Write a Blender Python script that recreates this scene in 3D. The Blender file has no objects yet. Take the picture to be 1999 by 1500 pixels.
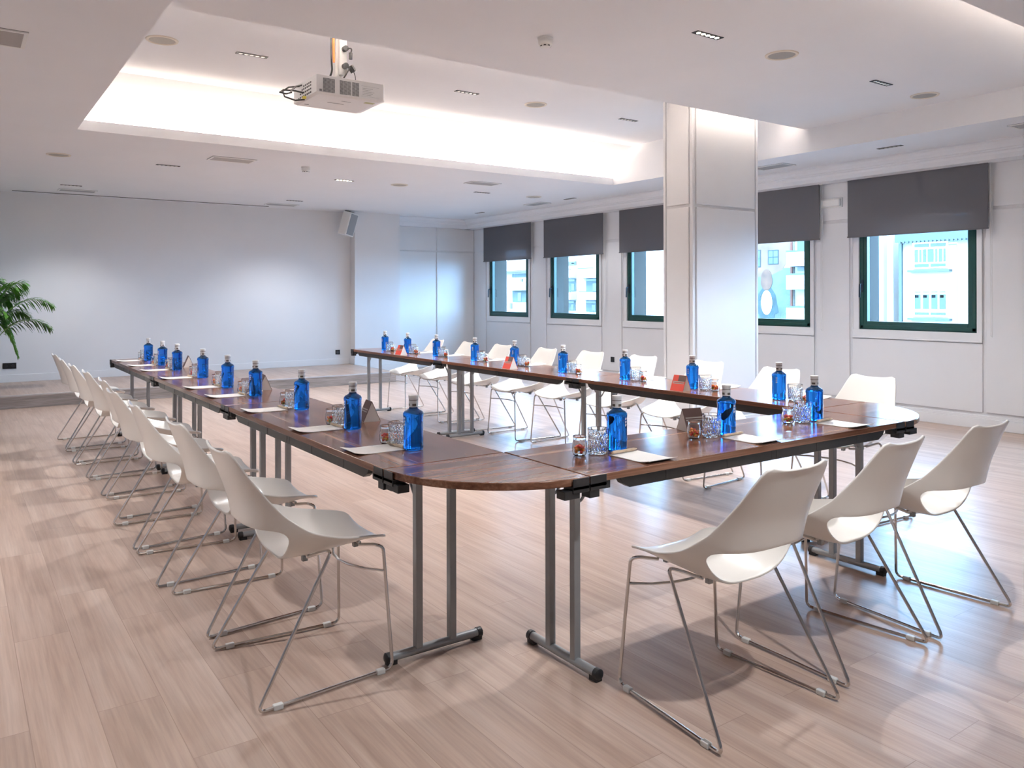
import bpy, math, random
from mathutils import Vector, Matrix
random.seed(7)
SC = bpy.context.scene
C = SC.collection
R = math.radians

# ------------------------------------------------------------------ camera, world, sun, exposure
H = 1.35
cam_d = bpy.data.cameras.new('camera'); cam = bpy.data.objects.new('camera', cam_d); C.objects.link(cam)
cam_d.sensor_width = 36.0; cam_d.lens = 36.0*1555.0/1999.0
cam_d.shift_y = (577.4-750.0)/1999.0
cam_d.clip_end = 400; cam_d.clip_start = 0.05
cam.location = (0, 0, H)
cam.rotation_euler = (Matrix.Rotation(-R(35.02), 4, 'Z') @ Matrix.Rotation(R(90), 4, 'X') @ Matrix.Rotation(-R(0.14), 4, 'Z')).to_euler()
SC.camera = cam
SC.view_settings.view_transform = 'Standard'
SC.view_settings.look = 'None'
SC.view_settings.gamma = 1.0
SC.view_settings.use_curve_mapping = False
SC.view_settings.exposure = 1.15

W = bpy.data.worlds.new('world'); SC.world = W; W.use_nodes = True
bg = W.node_tree.nodes['Background']
bg.inputs[0].default_value = (0.35, 0.605, 1.0, 1); bg.inputs[1].default_value = 16.0
sd = bpy.data.lights.new('sun', 'SUN'); sun = bpy.data.objects.new('sun', sd); C.objects.link(sun)
sd.energy = 4.0; sd.angle = R(1.0); sd.color = (1.0, 0.95, 0.86)
sun.rotation_euler = Vector((0.75, 0.25, -0.75)).to_track_quat('-Z', 'Y').to_euler()
WARM = (0.975, 0.985, 1.0)
SPOT_W = 150.0        # one downlight
COVE_E = 60.0        # emission of the hidden LED strips

# ------------------------------------------------------------------ materials
def mat(name, col, rough=0.5, metal=0.0, spec=0.5, coat=0.0, emit=None, estr=0.0):
    m = bpy.data.materials.new(name); m.use_nodes = True
    p = m.node_tree.nodes['Principled BSDF']
    p.inputs['Base Color'].default_value = (*col, 1)
    p.inputs['Roughness'].default_value = rough
    p.inputs['Metallic'].default_value = metal
    p.inputs['Specular IOR Level'].default_value = spec
    p.inputs['Coat Weight'].default_value = coat
    if emit:
        p.inputs['Emission Color'].default_value = (*emit, 1); p.inputs['Emission Strength'].default_value = estr
    return m
def nodes(m):
    return m.node_tree.nodes, m.node_tree.links, m.node_tree.nodes['Principled BSDF']
def noisy(name, col, rough, amt=0.06, scale=6.0, bump=0.0, **k):
    """slightly uneven surface: colour wobble of its own and a fine bump"""
    m = mat(name, col, rough, **k); N, L, p = nodes(m)
    tc = N.new('ShaderNodeTexCoord'); nz = N.new('ShaderNodeTexNoise'); nz.inputs['Scale'].default_value = scale
    nz.inputs['Detail'].default_value = 6
    L.new(tc.outputs['Object'], nz.inputs['Vector'])
    r = N.new('ShaderNodeValToRGB')
    r.color_ramp.elements[0].position = .3; r.color_ramp.elements[1].position = .7
    r.color_ramp.elements[0].color = (*[c*(1-amt) for c in col], 1); r.color_ramp.elements[1].color = (*[min(1, c*(1+amt)) for c in col], 1)
    L.new(nz.outputs[0], r.inputs[0]); L.new(r.outputs[0], p.inputs['Base Color'])
    if bump:
        n2 = N.new('ShaderNodeTexNoise'); n2.inputs['Scale'].default_value = scale*30; L.new(tc.outputs['Object'], n2.inputs['Vector'])
        b = N.new('ShaderNodeBump'); b.inputs['Strength'].default_value = bump; b.inputs['Distance'].default_value = .002
        L.new(n2.outputs[0], b.inputs['Height']); L.new(b.outputs[0], p.inputs['Normal'])
    return m
M = {}
M['ceil'] = noisy('ceiling_paint', (.82, .83, .86), .8, .01, 2)
M['wall'] = noisy('wall_paint', (.76, .76, .77), .6, .012, 2)
M['panel'] = noisy('panel_lacquer', (.78, .78, .79), .38, .01, 2)
M['plastic'] = noisy('chair_plastic', (.85, .82, .77), .28, .01, 5, coat=.2)
M['glide'] = mat('glide_plastic', (.66, .66, .64), .4)
M['chrome'] = mat('satin_steel', (.66, .645, .63), .18, 1.0)
M['leg'] = noisy('grey_powder_coat', (.33, .345, .355), .38, .03, 40, metal=.3)
M['black'] = noisy('black_plastic', (.018, .018, .02), .4, .1, 30)
M['rail'] = noisy('dark_rail', (.020, .018, .017), .38, .1, 30)
M['blacksock'] = mat('black_gloss', (.008, .009, .012), .25)
M['paper'] = mat('paper', (.86, .83, .79), .7)
M['penwood'] = noisy('pen_wood', (.60, .47, .33), .55, .12, 60)
M['green'] = noisy('green_frame', (.004, .055, .045), .35, .05, 20)
M['reveal'] = noisy('outer_reveal_stone', (.024, .018, .012), .8, .08, 10)
M['handle'] = mat('window_handle', (.02, .035, .05), .3, .4)
M['white'] = mat('white_plastic', (.80, .80, .78), .35)
M['pwhite'] = noisy('projector_case', (.86, .855, .85), .4, .01, 10)
M['dark'] = mat('dark_gap', (.015, .015, .016), .6)
M['grille'] = noisy('grille_grey', (.30, .31, .32), .5, .1, 200)
M['spgrille'] = noisy('speaker_grille', (.36, .34, .30), .6, .15, 300)
M['ventdark'] = mat('projector_vent', (.10, .10, .10), .6)
M['vent'] = mat('vent_aluminium', (.42, .42, .43), .4, .5)
M['trimbeige'] = mat('speaker_ring', (.72, .66, .56), .5)
M['lens_on'] = mat('lamp_on', (1, .9, .75), .3, emit=(1.0, .86, .66), estr=14)
M['lens_off'] = mat('lamp_reflector', (.55, .53, .50), .25, .9, emit=(1.0, .86, .66), estr=.12)
M['led'] = mat('led_strip', (1, .9, .8), .5, emit=(1.0, .84, .70), estr=COVE_E)
M['led_dim'] = mat('led_strip_dimmed', (1, .9, .8), .5, emit=(1.0, .84, .70), estr=COVE_E*.35)
M['orange'] = mat('orange_cable', (.80, .20, .04), .5)
M['label'] = mat('bottle_label', (.76, .77, .78), .4)
M['labeldark'] = mat('label_print', (.12, .10, .08), .5)
M['labelgold'] = mat('label_gold', (.30, .20, .07), .4)
M['cap'] = mat('bottle_cap', (.84, .84, .84), .35)
M['red'] = mat('card_red', (.70, .075, .05), .5)
M['brown'] = mat('card_brown', (.13, .075, .065), .5)
M['cardgrey'] = mat('card_grey', (.45, .42, .38), .6)
M['yellow'] = mat('yellow_plug', (.75, .62, .08), .4)
for n, c in dict(c_red=(.75, .05, .03), c_orange=(.90, .28, .04), c_yellow=(.85, .60, .06), c_green=(.35, .38, .05)).items():
    M[n] = mat('sweet_'+n[2:], c, .35)
M['leaf'] = noisy('palm_leaf', (.13, .34, .045), .45, .35, 4)
M['leaftip'] = noisy('palm_leaf_dark', (.085, .19, .04), .45, .3, 4)
M['stalk'] = mat('palm_stalk', (.20, .26, .06), .5)
M['pot'] = noisy('planter_grey', (.17, .16, .155), .6, .08, 8)
M['alu'] = mat('step_nosing', (.62, .63, .65), .3, .9)
M['asphalt'] = noisy('street_asphalt', (.13, .13, .13), .9, .1, 1)
M['facade'] = noisy('white_facade', (.27, .262, .25), .8, .08, .5)
M['facade2'] = noisy('cream_facade', (.25, .232, .205), .8, .06, .5)
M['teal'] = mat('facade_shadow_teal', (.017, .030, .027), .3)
M['tealdk'] = mat('window_dark_teal', (.010, .020, .018), .2)
M['greenpane'] = mat('green_glass_panel', (.006, .050, .022), .25)
M['rooftile'] = noisy('roof_tile', (.075, .038, .024), .8, .25, 3)
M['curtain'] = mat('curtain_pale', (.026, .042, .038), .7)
M['mural_sky'] = noisy('mural_blue', (.042, .062, .056), .8, .35, .6)
M['mural_orange'] = noisy('mural_orange', (.085, .050, .034), .8, .3, .8)
M['mural_teal'] = noisy('mural_teal', (.012, .026, .028), .8, .3, 1.5)
M['mural_hair'] = noisy('mural_hair', (.065, .030, .016), .8, .3, 2.5)
M['mural_line'] = mat('mural_line', (.008, .018, .018), .8)
M['mural_edge'] = mat('mural_edge', (.08, .02, .008), .8)
M['polegrey'] = mat('street_pole', (.10, .13, .15), .5, .3)
M['foliage'] = noisy('shrub_leaf', (.05, .10, .04), .7, .4, 2)

def glass(name, col, rough=0.0, ior=1.45):
    m = mat(name, col, rough); p = m.node_tree.nodes['Principled BSDF']
    p.inputs['Transmission Weight'].default_value = 1.0; p.inputs['IOR'].default_value = ior
    return m
M['blueglass'] = glass('blue_bottle_glass', (.010, .185, .72), .0, 1.36)
M['clear'] = glass('clear_glass', (.96, .97, .97), .0, 1.45)
def pane_mat():
    m = bpy.data.materials.new('window_glass'); m.use_nodes = True; N = m.node_tree.nodes; L = m.node_tree.links
    N.remove(N['Principled BSDF'])
    t = N.new('ShaderNodeBsdfTransparent'); t.inputs[0].default_value = (.90, .955, .95, 1)
    g = N.new('ShaderNodeBsdfGlossy'); g.inputs['Roughness'].default_value = .0; g.inputs[0].default_value = (.85, 1, .98, 1)
    lw = N.new('ShaderNodeLayerWeight'); lw.inputs[0].default_value = .5
    pw = N.new('ShaderNodeMath'); pw.operation = 'POWER'; L.new(lw.outputs['Facing'], pw.inputs[0]); pw.inputs[1].default_value = 5
    f = N.new('ShaderNodeMath'); f.operation = 'MULTIPLY_ADD'; L.new(pw.outputs[0], f.inputs[0]); f.inputs[1].default_value = .9; f.inputs[2].default_value = .05
    x = N.new('ShaderNodeMixShader'); L.new(f.outputs[0], x.inputs[0]); L.new(t.outputs[0], x.inputs[1]); L.new(g.outputs[0], x.inputs[2])
    L.new(x.outputs[0], N['Material Output'].inputs[0]); return m
M['pane'] = pane_mat()
def blind_mat():
    m = bpy.data.materials.new('blind_mesh_fabric'); m.use_nodes = True; N = m.node_tree.nodes; L = m.node_tree.links
    N.remove(N['Principled BSDF'])
    d = N.new('ShaderNodeBsdfDiffuse'); d.inputs[0].default_value = (.165, .165, .18, 1)
    t = N.new('ShaderNodeBsdfTransparent'); t.inputs[0].default_value = (.75, .9, 1, 1)
    x = N.new('ShaderNodeMixShader'); x.inputs[0].default_value = .06
    L.new(d.outputs[0], x.inputs[1]); L.new(t.outputs[0], x.inputs[2]); L.new(x.outputs[0], N['Material Output'].inputs[0]); return m
M['blind'] = blind_mat()
M['blindbar'] = mat('blind_bar', (.10, .10, .11), .4)

def wood(name, stops, rough, gx=1.2, gy=22, plank=None, coat=0.0, rot=0.0, spec=.5, fine=.25, bump=.03):
    """grain runs along local x (or y with rot=90); optional plank layout (length, width)"""
    m = mat(name, (.5, .5, .5), rough, coat=coat, spec=spec); N, L, p = nodes(m)
    tc = N.new('ShaderNodeTexCoord'); mp0 = N.new('ShaderNodeMapping'); mp0.inputs['Rotation'].default_value = (0, 0, rot)
    L.new(tc.outputs['Object'], mp0.inputs[0])
    mp = N.new('ShaderNodeMapping'); mp.inputs['Scale'].default_value = (gx, gy, gy)
    L.new(mp0.outputs[0], mp.inputs[0])
    src = mp.outputs[0]
    if plank:
        br = N.new('ShaderNodeTexBrick'); br.offset = .37; br.inputs['Scale'].default_value = 1
        br.inputs['Brick Width'].default_value = plank[0]; br.inputs['Row Height'].default_value = plank[1]
        br.inputs['Mortar Size'].default_value = .0012; br.inputs['Mortar Smooth'].default_value = .1
        br.inputs['Color1'].default_value = (0, 0, 0, 1); br.inputs['Color2'].default_value = (1, 1, 1, 1); br.inputs['Mortar'].default_value = (.5, .5, .5, 1)
        L.new(mp0.outputs[0], br.inputs['Vector'])
        ad = N.new('ShaderNodeVectorMath'); ad.operation = 'MULTIPLY_ADD'
        L.new(br.outputs['Color'], ad.inputs[0]); ad.inputs[1].default_value = (7.3, 31.7, 5.1); L.new(mp.outputs[0], ad.inputs[2])
        src = ad.outputs[0]
    n1 = N.new('ShaderNodeTexNoise'); n1.inputs['Scale'].default_value = 1.0; n1.inputs['Detail'].default_value = 8; n1.inputs['Roughness'].default_value = .6
    n1.inputs['Distortion'].default_value = .15
    L.new(src, n1.inputs['Vector'])
    r = N.new('ShaderNodeValToRGB'); e = r.color_ramp.elements
    e[0].position = stops[0][0]; e[0].color = (*stops[0][1], 1); e[1].position = stops[-1][0]; e[1].color = (*stops[-1][1], 1)
    for q, c in stops[1:-1]:
        k = e.new(q); k.color = (*c, 1)
    L.new(n1.outputs[0], r.inputs[0]); out = r.outputs[0]
    # fine dark pores
    mp2 = N.new('ShaderNodeMapping'); mp2.inputs['Scale'].default_value = (gx*3, gy*7, gy*7); L.new(mp0.outputs[0], mp2.inputs[0])
    n2 = N.new('ShaderNodeTexNoise'); n2.inputs['Scale'].default_value = 1; n2.inputs['Detail'].default_value = 4; L.new(mp2.outputs[0], n2.inputs['Vector'])
    r2 = N.new('ShaderNodeValToRGB'); r2.color_ramp.elements[0].position = .36; r2.color_ramp.elements[1].position = .60
    r2.color_ramp.elements[0].color = (1-fine, 1-fine, 1-fine, 1); r2.color_ramp.elements[1].color = (1, 1, 1, 1); L.new(n2.outputs[0], r2.inputs[0])
    mx = N.new('ShaderNodeMixRGB'); mx.blend_type = 'MULTIPLY'; mx.inputs[0].default_value = 1
    L.new(out, mx.inputs[1]); L.new(r2.outputs[0], mx.inputs[2]); out = mx.outputs[0]
    if plank:
        # tone differs from plank to plank, thin joint
        hs = N.new('ShaderNodeMixRGB'); hs.blend_type = 'MULTIPLY'; hs.inputs[0].default_value = 1
        rr = N.new('ShaderNodeValToRGB'); rr.color_ramp.elements[0].color = (.95, .95, .955, 1); rr.color_ramp.elements[1].color = (1.04, 1.035, 1.03, 1)
        L.new(br.outputs['Color'], rr.inputs[0]); L.new(out, hs.inputs[1]); L.new(rr.outputs[0], hs.inputs[2])
        mj = N.new('ShaderNodeMixRGB'); L.new(br.outputs['Fac'], mj.inputs[0]); L.new(hs.outputs[0], mj.inputs[1]); mj.inputs[2].default_value = (*[c*.85 for c in stops[0][1]], 1)
        out = mj.outputs[0]
    L.new(out, p.inputs['Base Color'])
    b = N.new('ShaderNodeBump'); b.inputs['Strength'].default_value = bump; b.inputs['Distance'].default_value = .002
    L.new(n2.outputs[0], b.inputs['Height']); L.new(b.outputs[0], p.inputs['Normal'])
    return m
M['floor'] = wood('vinyl_plank_floor', [(.30, (.37, .258, .203)), (.5, (.465, .343, .277)), (.72, (.55, .43, .36))], .33, .9, 13, plank=(1.22, .19), rot=R(90), fine=.12, bump=.05, spec=.30)
M['riser'] = wood('stage_riser_wood', [(.3, (.20, .17, .155)), (.5, (.29, .25, .23)), (.7, (.38, .33, .31))], .45, 2.0, 30, rot=0, fine=.25)
M['walnut'] = wood('walnut_laminate', [(.32, (.115, .045, .027)), (.46, (.20, .088, .053)), (.57, (.275, .133, .083)), (.70, (.40, .235, .158))], .16, .5, 16, fine=.25, bump=.005, spec=.30)
M['walnutedge'] = wood('walnut_edge', [(.30, (.08, .038, .025)), (.7, (.19, .10, .065))], .35, .7, 40, fine=.2)

# ------------------------------------------------------------------ mesh helpers
class MB:
    def __init__(s): s.v = []; s.f = []; s.mi = []; s.cur = 0
    def add(s, vs, fs):
        o = len(s.v); s.v += [tuple(v) for v in vs]; s.f += [tuple(i+o for i in f) for f in fs]; s.mi += [s.cur]*len(fs); return s
    def box(s, x0, x1, y0, y1, z0, z1):
        vs = [(x0,y0,z0),(x1,y0,z0),(x1,y1,z0),(x0,y1,z0),(x0,y0,z1),(x1,y0,z1),(x1,y1,z1),(x0,y1,z1)]
        return s.add(vs, [(0,3,2,1),(4,5,6,7),(0,1,5,4),(1,2,6,5),(2,3,7,6),(3,0,4,7)])
    def prism(s, pts, z0, z1):
        """polygon pts (x,y) counter-clockwise, extruded in z"""
        n = len(pts); vs = [(x,y,z0) for x,y in pts]+[(x,y,z1) for x,y in pts]
        return s.add(vs, [tuple(range(n-1,-1,-1)), tuple(range(n,2*n))]+[(i,(i+1)%n,n+(i+1)%n,n+i) for i in range(n)])
    def prof(s, pts, a0, a1, axis='x'):
        """polygon in a vertical plane extruded along x (pts=(y,z)) or y (pts=(x,z))"""
        n = len(pts)
        if axis == 'x': vs = [(a0,p,q) for p,q in pts]+[(a1,p,q) for p,q in pts]
        else: vs = [(p,a0,q) for p,q in pts]+[(p,a1,q) for p,q in pts]
        return s.add(vs, [tuple(range(n)), tuple(range(2*n-1,n-1,-1))]+[(i,n+i,n+(i+1)%n,(i+1)%n) for i in range(n)])
    def tube(s, pts, r, n=10, closed=False, rs=None):
        P = [Vector(p) for p in pts]; m = len(P); up = Vector((0,0,1)); rings = []
        prev = None
        for i in range(m):
            if closed: t = (P[(i+1)%m]-P[i-1]).normalized()
            else: t = (P[min(i+1,m-1)]-P[max(i-1,0)]).normalized()
            if prev is None:
                a = up if abs(t.dot(up)) < .9 else Vector((1,0,0))
                u = t.cross(a).normalized()
            else:
                u = (prev-t*prev.dot(t)).normalized()
            prev = u; w = t.cross(u)
            rr = rs[i] if rs else r
            rings.append([P[i]+(u*math.cos(2*math.pi*k/n)+w*math.sin(2*math.pi*k/n))*rr for k in range(n)])
        vs = [q for g in rings for q in g]; fs = []
        for i in range(m if closed else m-1):
            a = i*n; b = ((i+1)%m)*n
            fs += [(a+k, a+(k+1)%n, b+(k+1)%n, b+k) for k in range(n)]
        if not closed: fs += [tuple(range(n-1,-1,-1)), tuple(range((m-1)*n, m*n))]
        return s.add(vs, fs)
    def lathe(s, prof, n=32, c=(0,0,0), rmod=None):
        vs = []; fs = []; idx = []
        for j,(r,z) in enumerate(prof):
            if r < 1e-6: idx.append([len(vs)]*n); vs.append((c[0],c[1],c[2]+z))
            else:
                st = len(vs)
                for k in range(n):
                    a = 2*math.pi*k/n; rr = rmod(r,z,a,j) if rmod else r
                    vs.append((c[0]+rr*math.cos(a), c[1]+rr*math.sin(a), c[2]+z))
                idx.append(list(range(st, st+n)))
        for j in range(len(prof)-1):
            A, B = idx[j], idx[j+1]
            for k in range(n):
                q = [A[k], A[(k+1)%n], B[(k+1)%n], B[k]]
                u = []
                for e in q:
                    if e not in u: u.append(e)
                if len(u) > 2: fs.append(tuple(u))
        return s.add(vs, fs)
    def ball(s, c, r, n=8, m=6, sq=(1,1,1)):
        pr = [(math.sin(math.pi*j/m), -math.cos(math.pi*j/m)) for j in range(m+1)]
        vs = []; fs = []; idx = []
        for (a,b) in pr:
            if a < 1e-6: idx.append([len(vs)]*n); vs.append((c[0], c[1], c[2]+b*r*sq[2]))
            else:
                st = len(vs)
                for k in range(n):
                    t = 2*math.pi*k/n; vs.append((c[0]+a*r*sq[0]*math.cos(t), c[1]+a*r*sq[1]*math.sin(t), c[2]+b*r*sq[2]))
                idx.append(list(range(st, st+n)))
        for j in range(m):
            A, B = idx[j], idx[j+1]
            for k in range(n):
                u = []
                for e in (A[k], A[(k+1)%n], B[(k+1)%n], B[k]):
                    if e not in u: u.append(e)
                if len(u) > 2: fs.append(tuple(u))
        return s.add(vs, fs)
    def build(s, name, m, parent=None, bevel=0.0, smooth=35, seg=2):
        me = bpy.data.meshes.new(name); me.from_pydata(s.v, [], s.f)
        ms = m if isinstance(m, (list, tuple)) else [m]
        for q in ms: me.materials.append(M[q] if isinstance(q, str) else q)
        if len(ms) > 1: me.polygons.foreach_set('material_index', s.mi)
        me.validate(); me.update()
        import bmesh
        b = bmesh.new(); b.from_mesh(me); bmesh.ops.recalc_face_normals(b, faces=b.faces); b.to_mesh(me); b.free()
        if smooth:
            me.polygons.foreach_set('use_smooth', [True]*len(me.polygons)); me.set_sharp_from_angle(angle=R(smooth))
        o = bpy.data.objects.new(name, me); C.objects.link(o)
        if parent: o.parent = parent
        if bevel:
            d = o.modifiers.new('bevel', 'BEVEL'); d.width = bevel; d.segments = seg; d.limit_method = 'ANGLE'; d.angle_limit = R(40)
            d.harden_normals = False
        return o
def thing(name, label, cat, loc=(0,0,0), rz=0.0, group=None):
    o = bpy.data.objects.new(name, None); C.objects.link(o); o.empty_display_size = .1
    o.location = loc; o.rotation_euler = (0,0,rz); o['label'] = label; o['category'] = cat
    if group: o['group'] = group
    return o
def tag(o, label, cat, group=None, kind=None):
    o['label'] = label; o['category'] = cat
    if group: o['group'] = group
    if kind: o['kind'] = kind
    return o
def struct(o):
    o['kind'] = 'structure'; return o
def copy_tree(o, parent=None):
    c = o.copy(); C.objects.link(c); c.parent = parent
    for ch in list(o.children): copy_tree(ch, c)
    return c
def dup(root, loc, rz=None, label=None, group=None):
    c = copy_tree(root); c.location = loc
    if rz is not None: c.rotation_euler = (0,0,rz)
    if label: c['label'] = label
    if group: c['group'] = group
    return c
def fillet(pts, r, n=5):
    """round the inner corners of a polyline"""
    P = [Vector(p) for p in pts]; out = [P[0]]
    for i in range(1, len(P)-1):
        a, b, c = P[i-1], P[i], P[i+1]; d1 = (a-b); d2 = (c-b); k = min(r, d1.length*.45, d2.length*.45)
        p = b+d1.normalized()*k; q = b+d2.normalized()*k
        for j in range(n+1):
            t = j/n; out.append(p*(1-t)**2+b*2*t*(1-t)+q*t*t)
    out.append(P[-1]); return out
ORD = ['first', 'second', 'third', 'fourth', 'fifth', 'sixth', 'seventh', 'eighth', 'ninth']

# ------------------------------------------------------------------ room shell
XW = 8.46; YB = 13.15; YR = 13.37; YP = 12.95; ZL = 2.82; ZM = 3.06; ZH = 3.285
XL = -2.6; YF = -2.6
b = MB(); b.box(XL-.2, XW+.38, YF-.2, YR+.2, -.12, 0)
struct(b.build('floor', 'floor', smooth=0))
b = MB(); b.box(XL, 5.70, 11.33, YB, 0.001, .155); struct(b.build('trim_1', 'floor', smooth=0))
st = bpy.data.objects['trim_1']
b = MB(); b.box(XL, 5.70, 11.318, 11.33, .001, .142); r_ = b.build('riser', 'riser', st, smooth=0)
b = MB(); b.box(XL, 5.705, 11.312, 11.36, .142, .158); b.box(5.70, 5.706, 11.33, YB-.2, .142, .158); b.build('nosing', 'alu', st, smooth=0)
# ceiling
b = MB()
b.box(XL-.2, .89, YF-.2, YR+.2, ZL, ZL+.09)
b.box(.89, XW, 8.12, YR+.2, ZL, ZL+.09)
b.box(.89, 7.2, 7.92, 8.12, ZL, ZL+.045)       # bottom of the far light trough
b.box(.89, 7.2, 7.92, 7.945, ZL+.045, ZL+.092)  # its lip
b.box(7.205, XW, YF-.2, 8.12, ZL, ZL+.09)
b.box(.89, 7.2, YF-.2, 1.72, ZL, ZL+.09)
b.box(.89, 7.2, 1.72, 1.97, ZL, ZL+.04); b.box(.89, 7.2, 1.945, 1.97, ZL+.04, ZL+.07)
b.box(.89, 7.2, 1.60, 5.0, ZM, ZM+.05); b.box(.89, 7.2, 4.975, 5.0, ZM+.05, ZM+.075)
b.box(.6, 7.5, 4.6, 7.60, ZH, ZH+.1)
b.box(.6, 7.5, YF-.2, 4.6, ZH, ZH+.1); b.box(.6, 7.5, 7.60, 8.3, ZH, ZH+.1)
struct(b.build('ceiling', 'ceil', smooth=0))
b = MB(); b.box(7.2, 7.3, 1.6, 8.11, ZL-.0005, ZH+.02); b.box(.79, .888, 1.6, 8.3, ZL+.09, ZH+.02); b.box(.8, 7.3, 1.6, 1.72, ZL+.08, ZM+.03)
struct(b.build('trim_2', 'ceil', smooth=0))
# sloping cove behind the far trough
b = MB(); pts = [(8.11, ZL+.04)]
for i in range(9):
    t = i/8; pts.append((8.09-.54*t, 2.90+(ZH-2.90)*(t**.85)))
pts += [(7.50, ZH+.012), (8.2, ZH+.03), (8.2, ZL+.04)]
b.prof(pts, .85, 7.21, 'x'); struct(b.build('trim_3', 'ceil', smooth=0))
# hidden led strips that light the cove, the pillar head and the near recess
for (x0, x1, y, z, lab) in ((.95, 7.15, 8.01, ZL+.052, 'warm white light strip hidden in the long trough of the recessed ceiling, far side'),
                            (.95, 7.15, 4.93, ZM+.062, 'warm white light strip hidden on top of the dropped ceiling panel beside the pillar'),
                            (.95, 7.15, 1.86, ZL+.05, 'warm white light strip hidden in the trough at the upper right of the ceiling')):
    b = MB(); b.box(x0, x1, y-.015, y+.015, z-.008, z+.006)
    tag(b.build('light_strip', 'led_dim' if y < 3 else 'led', smooth=0), lab, 'light strip')

# window wall with openings
win = [(3.889, 5.166), (5.796, 7.073), (7.711, 8.988), (9.627, 10.903), (11.542, 12.819)]
extra = [(1.98, 3.257), (.07, 1.347)]  # unseen windows at the same spacing, added to let in more daylight
ops = sorted(extra+win); ZS = .96; ZT = 2.28; XO = XW+.38
b = MB(); b.box(XW, XO, YF-.2, YR+.2, 0, ZS); b.box(XW, XO, YF-.2, YR+.2, ZT, ZH+.1)
ys = [YF-.2]+[q for o in ops for q in o]+[YR+.2]
for i in range(0, len(ys), 2): b.box(XW, XO, ys[i], ys[i+1], ZS, ZT)
struct(b.build('wall_right', 'panel', smooth=0))
b = MB()
for (a, c) in ops:       # masonry seen through the glass around each opening
    b.box(XW+.06, XO+.01, c-.008, c+.002, ZS, ZT); b.box(XW+.06, XO+.01, a-.002, a+.008, ZS, ZT); b.box(XW+.06, XO+.03, a, c, ZS-.002, ZS+.006)
struct(b.build('trim_4', 'reveal', smooth=0))
# raised wall panels
b = MB(); PX = XW-.018
def wp(y0, y1, z0, z1): b.box(PX, XW+.001, y0, y1, z0, z1)
edges = [YF]+[q for (a, c) in ops for q in (a-.058, c+.083)]+[YR]
for i in range(0, len(edges), 2):
    y0, y1 = edges[i]+.032, edges[i+1]-.032
    if i == len(edges)-2: y1 = YR-.01
    if y1-y0 > .1: wp(y0, y1, .17, 2.190); wp(y0, y1, 2.225, 2.655)
for (a, c) in ops: wp(a-.055, c+.08, .165, ZS-.105)
struct(b.build('trim_5', 'panel', bevel=.004, smooth=0))
b = MB(); b.box(XW-.02, XW, YF, YR, 0, .105); b.box(XW-.014, XW, YF, YR, .105, .135)
struct(b.build('baseboard_right', 'panel', bevel=.004, smooth=0))
# back walls
b = MB(); b.box(XL-.2, 5.73, YB, YB+.4, 0, ZL+.05); b.box(5.73, 6.60, YP, YB+.4, 0, ZL+.05); b.box(6.60, XW+.1, YR, YR+.2, 0, ZL+.05)
struct(b.build('wall_back', 'wall', smooth=0))
b = MB()
for (x0, x1) in ((6.635, 7.56), (7.60, 8.43)):
    b.box(x0, x1, YR-.018, YR+.001, .165, 2.19); b.box(x0, x1, YR-.018, YR+.001, 2.22, 2.655)
struct(b.build('trim_6', 'panel', bevel=.004, smooth=0))
b = MB(); b.box(XL, 5.715, YB-.014, YB, .155, .26); b.box(5.715, 5.73, YP-.014, YB, .155, .26); b.box(5.715, 6.60, YP-.014, YP, .0, .14); b.box(6.60, XW, YR-.014, YR, .0, .14)
struct(b.build('baseboard_back', 'panel', bevel=.003, smooth=0))
b = MB(); b.box(XL-.2, XL, YF-.2, YR+.2, 0, ZH+.1); struct(b.build('wall_left', 'wall', smooth=0))
b = MB(); b.box(XL-.2, XW+.38, YF-.2, YF, 0, ZH+.1); struct(b.build('wall_front', 'wall', smooth=0))
b = MB(); b.box(XL-.2, XW+.5, YF-.2, YR+.3, ZH+.1, ZH+.3); b.box(XW, XW+.5, YF-.2, YR+.3, ZL+.2, ZH+.3)
struct(b.build('trim_7', 'facade', smooth=0))
# stepped cornice, along the window wall and round the recess
pr = [(8.07, ZL), (8.07, ZL-.012), (8.10, ZL-.022), (8.125, ZL-.045), (8.135, ZL-.075), (8.155, ZL-.078), (8.16, ZL-.092), (8.19, ZL-.098), (8.205, ZL-.12), (8.21, ZL-.165), (XW, ZL-.165), (XW, ZL)]
b = MB(); b.prof(pr, YF, YR, 'y'); b.prof([(YR-(XW-x)*.62, z) for x, z in pr], 6.60, 8.30, 'x')
struct(b.build('trim_8', 'ceil', smooth=20))
# projection screen slot at the back wall
b = MB(); b.box(.66, 4.22, 12.94, 12.975, ZL-.004, ZL+.001)
tag(b.build('screen_slot', 'dark', smooth=0), 'long thin dark slot of a retracted projection screen in the ceiling by the back wall', 'screen slot')

# pillar
px0, px1, py0, py1 = 5.755, 6.73, 5.22, 5.60
b = MB(); b.box(px0+.02, px1-.02, py0+.02, py1-.02, 0, ZH)
b.box(px0, px0+.035, py0, py0+.035, 0, ZH)
b.box(px0-.012+.012, px0+.02, py1-.03, py1, 0, ZH); b.box(px1-.03, px1, py0, py0+.02, 0, ZH)
struct(b.build('wall_pillar', 'panel', bevel=.006, smooth=0))
b = MB()
for z0, z1 in ((.17, 2.195), (2.225, ZH)):
    b.box(px0+.06, px1-.05, py0-.001, py0+.02, z0, z1); b.box(px0-.001, px0+.02, py0+.05, py1-.045, z0, z1)
struct(b.build('trim_9', 'panel', bevel=.004, smooth=0))
b = MB(); b.box(px0-.012, px1+.012, py0-.012, py1+.012, 0, .14)
struct(b.build('baseboard_pillar', 'panel', bevel=.004, smooth=0))

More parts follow.
